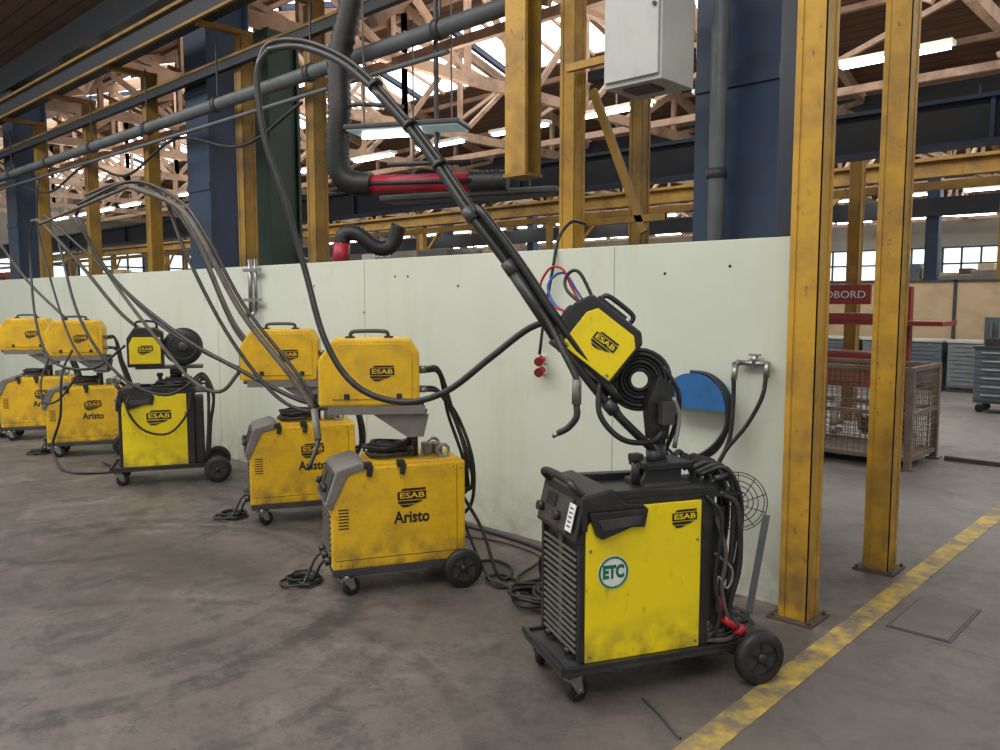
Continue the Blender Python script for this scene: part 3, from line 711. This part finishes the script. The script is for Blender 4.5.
p.tube(TAN,[(.24,-.18,.7),(.27,-.21,.55),(.26,-.20,.4),(.30,-.21,.25),(.40,-.2,.18)],.010)
p.tube(STEEL,[(.23,-.19,.55),(.30,-.215,.48),(.28,-.21,.4),(.24,-.2,.45),(.24,-.2,.3)],.005)
p.tube(RUB,[(.18,-.19,.80),(.24,-.22,.70),(.22,-.21,.45),(.24,-.22,.30),(.22,-.21,.2)],.009)
for k in range(7):
    p.tube(RUB if k%2 else TAN,[(.20,-.19,.18+.012*k),(.30,-.20+.02*k,.175+.012*k),(.40,-.12,.175+.012*k),(.42,.05,.18),(.34,.12,.19),(.24,.0,.19)],.011)
p.cyl(RED,(.27,-.20,.27),(.33,-.21,.225),.018); p.cyl(DRED,(.33,-.21,.225),(.36,-.215,.20),.025)
p.cyl(RED,(.25,-.19,.36),(.26,-.20,.30),.010)
p.done()
p=Part('supply_cable_heap',m1,M=MW)
coil(p,RUB,(-2.62,3.25,0),.17,5,.011,seed=5); coil(p,RUB,(-2.72,3.12,.02),.13,4,.010,seed=6); coil(p,TAN,(-2.55,3.35,.0),.12,3,.009,seed=8)
p.tube(RUB,[(-2.2,2.75,.19),(-2.3,2.78,.16),(-2.42,2.9,.03),(-2.55,3.1,.02),(-2.75,3.2,.02),(-3.0,3.3,.02),(-3.1,3.6,.02)],.009)
p.tube(RUB,[(-2.25,2.80,.20),(-2.36,2.84,.22),(-2.42,2.84,.30),(-2.40,2.82,.40),(-2.26,2.80,.44)],.009)
p.tube(RUB,[(-2.3,2.85,.5),(-2.42,2.95,.4),(-2.5,3.1,.12),(-2.6,3.3,.02),(-2.45,3.5,.015),(-2.3,3.6,.015)],.010)
p.tube(TAN,[(-2.7,3.3,.012),(-2.95,3.5,.012),(-3.2,3.75,.012),(-3.6,3.8,.012),(-3.9,3.7,.012)],.010)
p.tube(RUB,[(-2.8,3.15,.012),(-2.95,3.3,.012),(-2.9,3.6,.012),(-3.3,3.85,.012),(-4.0,3.9,.012),(-4.6,3.85,.012)],.011)
coil(p,RUB,(-1.85,3.52,.0),.13,4,.013,seed=9); coil(p,TAN,(-1.80,3.45,.02),.12,3,.011,seed=10)
p.done()

m2=machine_a((-3.50,2.942),62.5,seed=11)
m3=machine_a((-5.075,3.354),62,seed=12)
m4=machine_b((-7.07,3.166),62.5,False,seed=2)
m5=machine_a((-8.84,3.22),62,seed=13,fyaw=-5,foff=(-.18,-.02))
m6=machine_a((-10.30,3.20),62,seed=14,fyaw=-5,foff=(-.18,-.02))

p=Part('boom_mast',m4); p.cyl(DGREY,(.09,.06,.88),(.09,.06,1.08),.03); p.bb(DGREY,(-.25,-.12,1.0),(.3,.12,1.02)); p.bb(DGREY,(.02,.0,.95),(.16,.12,1.0)); p.done()
p=Part('wire_feeder',m4,M=T(-.14,-.04,1.02))
p.prism(BLACK,[(-.17,.0),(.12,.0),(.12,.30),(.06,.34),(-.11,.34),(-.17,.25)],-.10,.10,bev=.01)
p.prism(Y_NEW,[(-.15,.03),(.10,.03),(.10,.26),(-.12,.26),(-.15,.2)],-.108,-.098,bev=.003)
full_logo(p,T(-.02,-.109,.15)@SIDE,.12,Y_NEW)
p.tube(BLACK,[(-.10,0,.33),(-.09,0,.39),(.05,0,.39),(.07,0,.33)],.011,sub=4)
p.done()
p=Part('wire_spool_cover',m4,M=T(.14,-.02,1.19))
p.lathe(BLACK,[(0,-.07),(.145,-.07),(.165,-.055),(.165,.055),(.145,.07),(0,.07)]); p.lathe(DGREY,[(0,-.085),(.04,-.085),(.05,-.07),(0,-.07)])
p.torus(DGREY,(0,-.072,0),.11,.006,axis='Y'); p.done()
p=Part('rear_cables',m4)
for k in range(6):
    y=-.18+.055*k
    p.tube(RUB,[(.20,y*.6,.88),(.30,y,.93),(.38,y-.01,.75),(.35,y,.5),(.33,y,.2)],.013)
for k in range(3): coil(p,RUB,(.05,-.02,.83),.11+.02*k,3,.012,seed=30+k)
p.tube(RUB,[(-.25,-.15,.85),(-.32,-.24,.7),(-.2,-.27,.5),(0,-.26,.45),(.15,-.25,.6),(.2,-.2,.8)],.010)
p.done()

p=Part('boom_arm',m2,M=W(m2))
A=[(-7.12,2.21,2.2),(-6.38,2.22,2.26),(-5.68,2.33,2.37),(-5.17,2.41,2.21),(-4.77,2.37,1.995),(-4.42,2.43,1.54),(-4.03,2.515,1.174),(-3.85,2.55,.986),(-3.75,2.505,.833),(-3.71,2.41,.687)]
p.tube(TAN,A[2:8],.018,seg=10); p.tube(TAN,A[:3],.012); p.tube(RUB,[Vector(q)+Vector((0,.02,.035)) for q in A[1:8]],.011)
p.tube(BLACK,A[7:],.013); p.tube(GREY,[A[7],A[8]],.02)
C=[(-6.60,2.29,2.22),(-6.19,2.405,1.747),(-5.46,2.54,1.359),(-4.79,2.62,1.15),(-4.17,2.66,1.005),(-3.94,2.66,1.03),(-3.88,2.68,1.12)]
p.tube(RUB,C,.014)
Dd=[(-5.41,2.45,2.30),(-5.13,2.44,1.923),(-4.76,2.51,1.412),(-4.39,2.594,1.054),(-4.1,2.64,.95),(-3.85,2.66,1.0)]
p.tube(RUB,Dd,.012)
p.done()
p=Part('boom_arm',m3,M=W(m3))
e2=[(-7.23,2.52,2.30),(-7.065,2.54,2.41),(-6.65,2.655,2.48),(-6.225,2.78,2.40),(-5.85,2.865,2.046),(-5.48,2.93,1.455),(-5.29,2.98,1.243)]
p.tube(RUB,e2,.015); p.tube(TAN,[Vector(q)+Vector((0,0,.04)) for q in e2[1:]],.012)
Bb=[(-8.18,2.58,2.374),(-7.31,2.72,1.9),(-6.35,2.80,1.403),(-5.58,2.975,1.12),(-5.25,2.97,1.15)]
p.tube(RUB,Bb,.012); p.tube(TAN,[(-7.23,2.52,2.30),(-6.8,2.6,1.8),(-6.1,2.7,1.25),(-5.7,2.75,1.0),(-5.4,2.8,.95),(-5.3,2.9,1.1)],.014)
p.done()
p=Part('boom_arm',m4,M=W(m4))
p.tube(TAN,[(-8.6,2.6,2.35),(-8.3,2.6,2.3),(-7.8,2.75,1.9),(-7.4,2.9,1.5),(-7.2,3.05,1.3)],.016)
p.tube(RUB,[(-8.6,2.6,2.35),(-8.7,2.6,2.0),(-8.3,2.5,1.4),(-7.9,2.5,1.05),(-7.5,2.7,1.0),(-7.3,2.9,1.2)],.012)
p.tube(RUB,[(-7.9,2.6,2.1),(-7.2,2.5,1.45),(-6.7,2.6,1.0),(-6.3,2.8,.85),(-6.1,3.0,1.0),(-6.4,3.1,.9),(-6.8,3.2,.9)],.012)
p.done()
p=Part('boom_arm',m5,M=W(m5))
p.tube(RUB,[(-9.31,2.89,2.833),(-9.35,2.88,2.4),(-9.18,2.88,2.01),(-8.52,2.85,1.25),(-8.0,2.85,.98),(-7.7,2.9,.95)],.011)
p.tube(TAN,[(-10.2,2.6,2.3),(-9.9,2.6,2.3),(-9.5,2.8,1.8),(-9.0,3.0,1.4)],.014)
p.done()
p=Part('torch_cable',m5,M=W(m5))
p.tube(RUB,[(-8.6,2.9,1.1),(-8.3,2.7,.9),(-8.25,2.65,.5),(-8.35,2.6,.2),(-8.1,2.6,.02),(-7.8,2.7,.015),(-7.7,2.95,.015),(-8.2,3.0,.015)],.012)
p.tube(RUB,[(-9.0,2.85,1.1),(-8.9,2.7,.8),(-8.7,2.65,.6),(-8.4,2.7,.65),(-8.3,2.85,.9)],.010)
p.done()

# ------------------------------------------------------------------ wall accessories
HG=empty('hose_hanger')
HX=-2.25
p=Part('drum',HG)
p.lathe(BLUE2,[(0,-.10),(.195,-.10),(.195,-.085),(.175,-.085),(.175,-.005),(.195,-.005),(.195,0),(0,0)],M=T(HX,3.998,1.01),smooth=False,seg=40)
o=p.done()
bm=bmesh.new(); bm.from_mesh(o.data)
res=bmesh.ops.bisect_plane(bm,geom=bm.verts[:]+bm.edges[:]+bm.faces[:],plane_co=(0,0,1.01),plane_no=(0,0,-1),clear_outer=True)
ed=[g for g in res['geom_cut'] if isinstance(g,bmesh.types.BMEdge)]
bmesh.ops.holes_fill(bm,edges=ed); bm.to_mesh(o.data); bm.free()
p=Part('hanging_hoses',HG)
for k in range(3):
    y=3.965-.020*k; r=.186+.003*k
    p.tube(RUB,[(HX+r*math.cos(a),y,1.02+r*math.sin(a)) for a in [math.pi*.55,math.pi*.42,math.pi*.3,math.pi*.12,0]]+[(HX+.185,y-.02,.9),(HX+.13-.02*k,y-.06,.78),(HX-.04*k,y-.12,.72),(HX-.1,y-.2,.82)],.009)
p.done()
p=Part('air_supply_pipe')
p.cyl(STEEL,(-1.86,3.97,1.27),(-2.02,3.97,1.27),.014); p.cyl(STEEL,(-2.02,3.97,1.27),(-2.02,3.93,1.26),.018); p.cyl(STEEL,(-2.02,3.94,1.26),(-2.02,3.92,1.18),.016)
p.cyl(STEEL,(-1.93,3.97,1.27),(-1.93,3.97,1.31),.016); p.box(STEEL,(-1.93,3.97,1.315),(.06,.02,.010)); p.cyl(STEEL,(-1.86,3.97,1.28),(-1.86,3.96,1.20),.016); p.cyl(STEEL,(-1.95,4.0,1.27),(-1.95,3.97,1.27),.025)
p.tube(RUB,[(-2.02,3.92,1.2),(-2.02,3.92,1.05),(-2.03,3.90,.85),(-2.10,3.86,.68),(-2.16,3.8,.55),(-2.10,3.75,.40)],.012)
p.tube(RUB,[(-1.86,3.96,1.22),(-1.87,3.94,1.1),(-1.94,3.92,.95),(-2.04,3.88,.80),(-2.1,3.84,.64),(-2.12,3.8,.5)],.012)
p.done()
p=Part('power_socket')
for z in (1.22,1.15):
    p.box(WHITE,(-3.39,3.985,z),(.045,.03,.055),bev=.004); p.cyl(RED,(-3.39,3.975,z),(-3.37,3.92,z-.012),.025); p.cyl(REDD,(-3.37,3.92,z-.012),(-3.365,3.91,z-.015),.030)
p.done()
p=Part('fan_guard',M=T(-1.94,3.84,.56)@R(-10,'X')@R(15,'Z'))
for rr in (.03,.055,.08,.105,.135,.15): p.torus(RUB,(0,0,0),rr,.0025,axis='Y')
for k in range(10):
    a=k*math.pi/5; p.cyl(RUB,(0.03*math.cos(a),0,.03*math.sin(a)),(.15*math.cos(a+.4),0,.15*math.sin(a+.4)),.0025,seg=6)
p.beam(DGREY,(0,.0,-.15),(0,.02,-.54),.010,.010)
p.done()
p=Part('steel_strip'); p.beam(PIPE,(-1.775,3.83,.52),(-1.84,3.80,.0),.012,.035); p.done()
p=Part('wall_pipe_bracket')
p.cyl(STEEL,(-7.0,3.96,1.5),(-7.0,3.96,1.98),.02); p.cyl(STEEL,(-6.9,3.96,1.5),(-6.9,3.96,1.98),.015); p.beam(STEEL,(-7.1,3.95,1.88),(-6.8,3.95,1.88),.02,.03); p.beam(STEEL,(-7.1,3.95,1.6),(-6.8,3.95,1.6),.02,.03)
p.cyl(DGREY,(-7.0,3.95,1.5),(-7.0,3.9,1.42),.025); p.cyl(STEEL,(-6.9,3.95,1.5),(-6.9,3.9,1.44),.02); p.done()
p=Part('hose_over_wall'); p.tube(RUB,[(-3.30,4.3,2.1),(-3.30,4.15,2.1),(-3.3,4.02,1.98),(-3.3,3.97,1.8),(-3.36,3.96,1.5),(-3.4,3.96,1.25)],.010); p.done()

# ------------------------------------------------------------------ mesh crate
p=Part('mesh_crate')
MC=mat('crate_steel',(.20,.155,.12),.6,.3,dirt=(.10,.05,.03),damt=.8,dscale=6)
x0,x1,y0,y1=-3.6,-2.38,8.1,8.92
for x in (x0,x1):
    for y in (y0,y1): p.bb(MC,(x-.03,y-.03,.0),(x+.03,y+.03,.97))
for z in (.10,.52,.95):
    p.bb(MC,(x0,y0-.02,z-.02),(x1,y0+.02,z+.02)); p.bb(MC,(x0,y1-.02,z-.02),(x1,y1+.02,z+.02)); p.bb(MC,(x0-.02,y0,z-.02),(x0+.02,y1,z+.02)); p.bb(MC,(x1-.02,y0,z-.02),(x1+.02,y1,z+.02))
k=x0
while k<x1: 
    p.bb(MC,(k-.003,y0-.003,.1),(k+.003,y0+.003,.95)); p.bb(MC,(k-.003,y1-.003,.1),(k+.003,y1+.003,.95)); k+=.055
k=y0
while k<y1:
    p.bb(MC,(x0-.003,k-.003,.1),(x0+.003,k+.003,.95)); p.bb(MC,(x1-.003,k-.003,.1),(x1+.003,k+.003,.95)); k+=.055
k=.15
while k<.95:
    p.bb(MC,(x0,y0-.003,k-.003),(x1,y0+.003,k+.003)); p.bb(MC,(x0,y1-.003,k-.003),(x1,y1+.003,k+.003)); p.bb(MC,(x0-.003,y0,k-.003),(x0+.003,y1,k+.003)); p.bb(MC,(x1-.003,y0,k-.003),(x1+.003,y1,k+.003)); k+=.055
p.bb(MC,(x0,y0,.09),(x1,y1,.11))
for x in (x0,x1):
    for y in (y0,y1): p.box(MC,(x,y,.01),(.12,.12,.02))
rd=random.Random(3)
for k in range(14):
    a=Vector((rd.uniform(x0+.15,x1-.15),rd.uniform(y0+.2,y1-.3),.15+rd.random()*.2)); p.beam(RUST if k%2 else STEEL,a,a+Vector((rd.uniform(-.1,.1),rd.uniform(-.1,.25),rd.uniform(0,.3))),.06,.04)
p.done()
p=Part('wood_batten'); p.box(RUST,(-2.02,8.9,.02),(.5,.06,.04)); p.done()

p=Part('tool_rack')
for x in (-4.5,-2.95): p.bb(REDD,(x-.04,9.75,0),(x+.04,9.85,1.75)); p.bb(REDD,(x-.05,9.5,0),(x+.05,10.1,.06))
p.bb(REDD,(-4.55,9.45,1.32),(-2.5,10.0,1.37)); p.bb(REDD,(-4.55,9.43,1.37),(-2.9,9.46,1.45)); p.bb(REDD,(-4.55,9.76,1.55),(-3.35,9.8,1.78),bev=.005)
p.text(WHITE,'GEREEDBORD',.12,T(-3.83,9.755,1.66)@SIDE,width=.85)
p.bb(REDD,(-4.5,9.6,.6),(-2.95,10.0,.64)); p.bb(DGREY,(-4.3,9.6,1.37),(-3.9,9.9,1.5),bev=.01); p.bb(STEEL,(-3.6,9.6,1.37),(-3.3,9.8,1.45),bev=.01)
p.bb(REDD,(-4.2,9.6,.64),(-3.2,9.95,1.0),bev=.02)
p.done()

def bench(x,y,w=.62,m=BENCH):
    p=Part('tool_cabinet')
    p.bb(m,(x,y,.08),(x+w,y+.6,.86),bev=.008); p.bb(DGREY,(x+.03,y+.03,0),(x+w-.03,y+.57,.08)); p.bb(LGREY,(x-.02,y-.02,.86),(x+w+.02,y+.62,.90),bev=.004)
    for k in range(5):
        z=.12+k*.145; p.bb(m,(x+.02,y-.012,z),(x+w-.02,y,z+.13),bev=.003); p.bb(STEEL,(x+.1,y-.025,z+.085),(x+w-.1,y-.012,z+.1))
    p.done()
for i in range(6): bench(-6.9+i*.72,15.6,m=BENCH if i%2 else BENCH2)
p=Part('partition_screen'); p.bb(CREAM,(-9,16.6,.75),(1.2,16.65,1.95))
for x in (-9,-6.6,-4.2,-1.8,.6): p.bb(DGREY,(x-.03,16.58,0),(x+.03,16.67,1.98))
p.bb(DGREY,(-9,16.58,1.93),(1.2,16.67,1.97)); p.bb(RUST,(-9,16.59,.4),(1.2,16.66,.75)); p.done()
p=Part('tool_trolley')
x,y=-3.0,13.0
p.bb(BENCH,(x,y,.14),(x+.75,y+.5,.92),bev=.01)
for k in range(6):
    z=.18+k*.12; p.bb(BENCH,(x+.02,y-.012,z),(x+.73,y,z+.105),bev=.003); p.bb(LGREY,(x+.1,y-.03,z+.07),(x+.65,y-.012,z+.085))
p.bb(DGREY,(x-.02,y-.02,.92),(x+.77,y+.52,.95)); p.bb(BENCH,(x,y+.46,.95),(x+.75,y+.5,1.35)); 
for k in range(6): p.bb(STEEL,(x+.08+k*.11,y+.42,1.0+.04*(k%3)),(x+.11+k*.11,y+.46,1.28))
p.bb(DGREY,(x+.1,y+.1,.95),(x+.4,y+.3,1.06),bev=.01); p.bb(LGREY,(x+.45,y+.05,.95),(x+.6,y+.3,1.02),bev=.01)
for sx_ in (.08,.67):
    for sy in (.06,.44): wheel(p,x+sx_,y+sy,.06,.06,.03); p.bb(STEEL,(x+sx_-.03,y+sy-.03,.11),(x+sx_+.03,y+sy+.03,.14))
p.done()
rd=random.Random(21)
def rack(x,y,w=2.6,h=2.3):
    p=Part('storage_rack')
    for xx in (x,x+w):
        for yy in (y,y+.7): p.bb(BLUE,(xx-.04,yy-.04,0),(xx+.04,yy+.04,h))
    for z in (.3,1.0,1.7,h-.1):
        p.bb(Y_SHADE,(x,y-.03,z-.05),(x+w,y+.0,z+.03)); p.bb(DGREY,(x,y,z),(x+w,y+.7,z+.03))
        xx=x+.1
        while xx<x+w-.5:
            ww=rd.uniform(.25,.5); hh=rd.uniform(.15,.5)
            p.bb(rd.choice([DGREY,GREY,LGREY,BENCH,RUST,REDD,CREAM]),(xx,y+.05,z+.03),(xx+ww,y+.6,z+.03+hh),bev=.01); xx+=ww+rd.uniform(.05,.2)
    p.done()
for x,y in ((-10.5,12.2),(-13.5,12.5),(-18,12.3),(-22,12.6),(-27,10),(-32,9),(-8,26),(-14,26.5),(-2,30),(3,28),(-20,27),(-30,20.5),(-38,16),(-37,9.5),(-24,16),(-18,16.5),(-13,17)): rack(x,y)
def mill(x,y,m):
    p=Part('machine_tool')
    p.bb(m,(x,y,0),(x+1.6,y+1.0,.8),bev=.03); p.bb(m,(x+.9,y+.3,.8),(x+1.5,y+.9,2.3),bev=.04); p.bb(m,(x+.2,y+.35,1.7),(x+1.0,y+.85,2.2),bev=.04)
    p.cyl(STEEL,(x+.4,y+.6,1.3),(x+.4,y+.6,1.7),.12); p.bb(STEEL,(x+.05,y+.2,.85),(x+.85,y+.9,.95)); p.bb(LGREY,(x+1.5,y,1.1),(x+1.6,y+.3,1.6)); p.done()
for x,y,m in ((-7.2,9.5,BENCH),(-9.6,7.2,GREY),(-13.2,7.6,GREEN),(-16.2,9.5,GREY),(-22.5,8.2,BENCH),(-6,21,GREY),(-1.5,22,BENCH),(1,20,GREEN)): mill(x,y,m)

p=Part('loose_cable')
p.tube(DGREY,[(-1.73,2.66,.006),(-1.62,2.60,.006),(-1.50,2.52,.006),(-1.46,2.50,.006)],.005); p.done()

# ------------------------------------------------------------------ lights / world
wd=bpy.data.worlds.new('sky'); SC.world=wd; wd.use_nodes=True
bg=wd.node_tree.nodes['Background']; bg.inputs[0].default_value=(.99,.995,.985,1); bg.inputs[1].default_value=.70
def area(name,loc,sx_,sy,power,col=(1,1,1),rot=(0,0,0)):
    l=bpy.data.lights.new(name,'AREA'); l.shape='RECTANGLE'; l.size=sx_; l.size_y=sy; l.energy=power; l.color=col
    o=bpy.data.objects.new(name,l); o.location=loc; o.rotation_euler=rot; SC.collection.objects.link(o)
area('roof_light',(-4,-.5,7.2),14,3,740,(1,.98,.93))
area('roof_light',(-12,-.5,7.2),8,3,350,(1,.98,.93))
for x in (-30,-18,-6,4):
    for y in (12.3,26.3,40):
        area('hall_light',(x,y,5.3),6,3,200,(1,.96,.88))
for x in (-24,-12,-3): area('truss_fill_light',(x,9.2,3.7),6,.4,190,(1,.90,.80),(math.pi,0,0))  # added fill lamps without fixtures, pointing up to brighten the trusses

# ------------------------------------------------------------------ camera
cam=bpy.data.cameras.new('camera'); co=bpy.data.objects.new('camera',cam); SC.collection.objects.link(co)
cam.sensor_width=36; cam.lens=809/1000*36; cam.clip_end=200
co.location=(0,0,1.6)
co.rotation_euler=(math.pi/2-math.atan(75/809),0,math.radians(43.45))
SC.camera=co
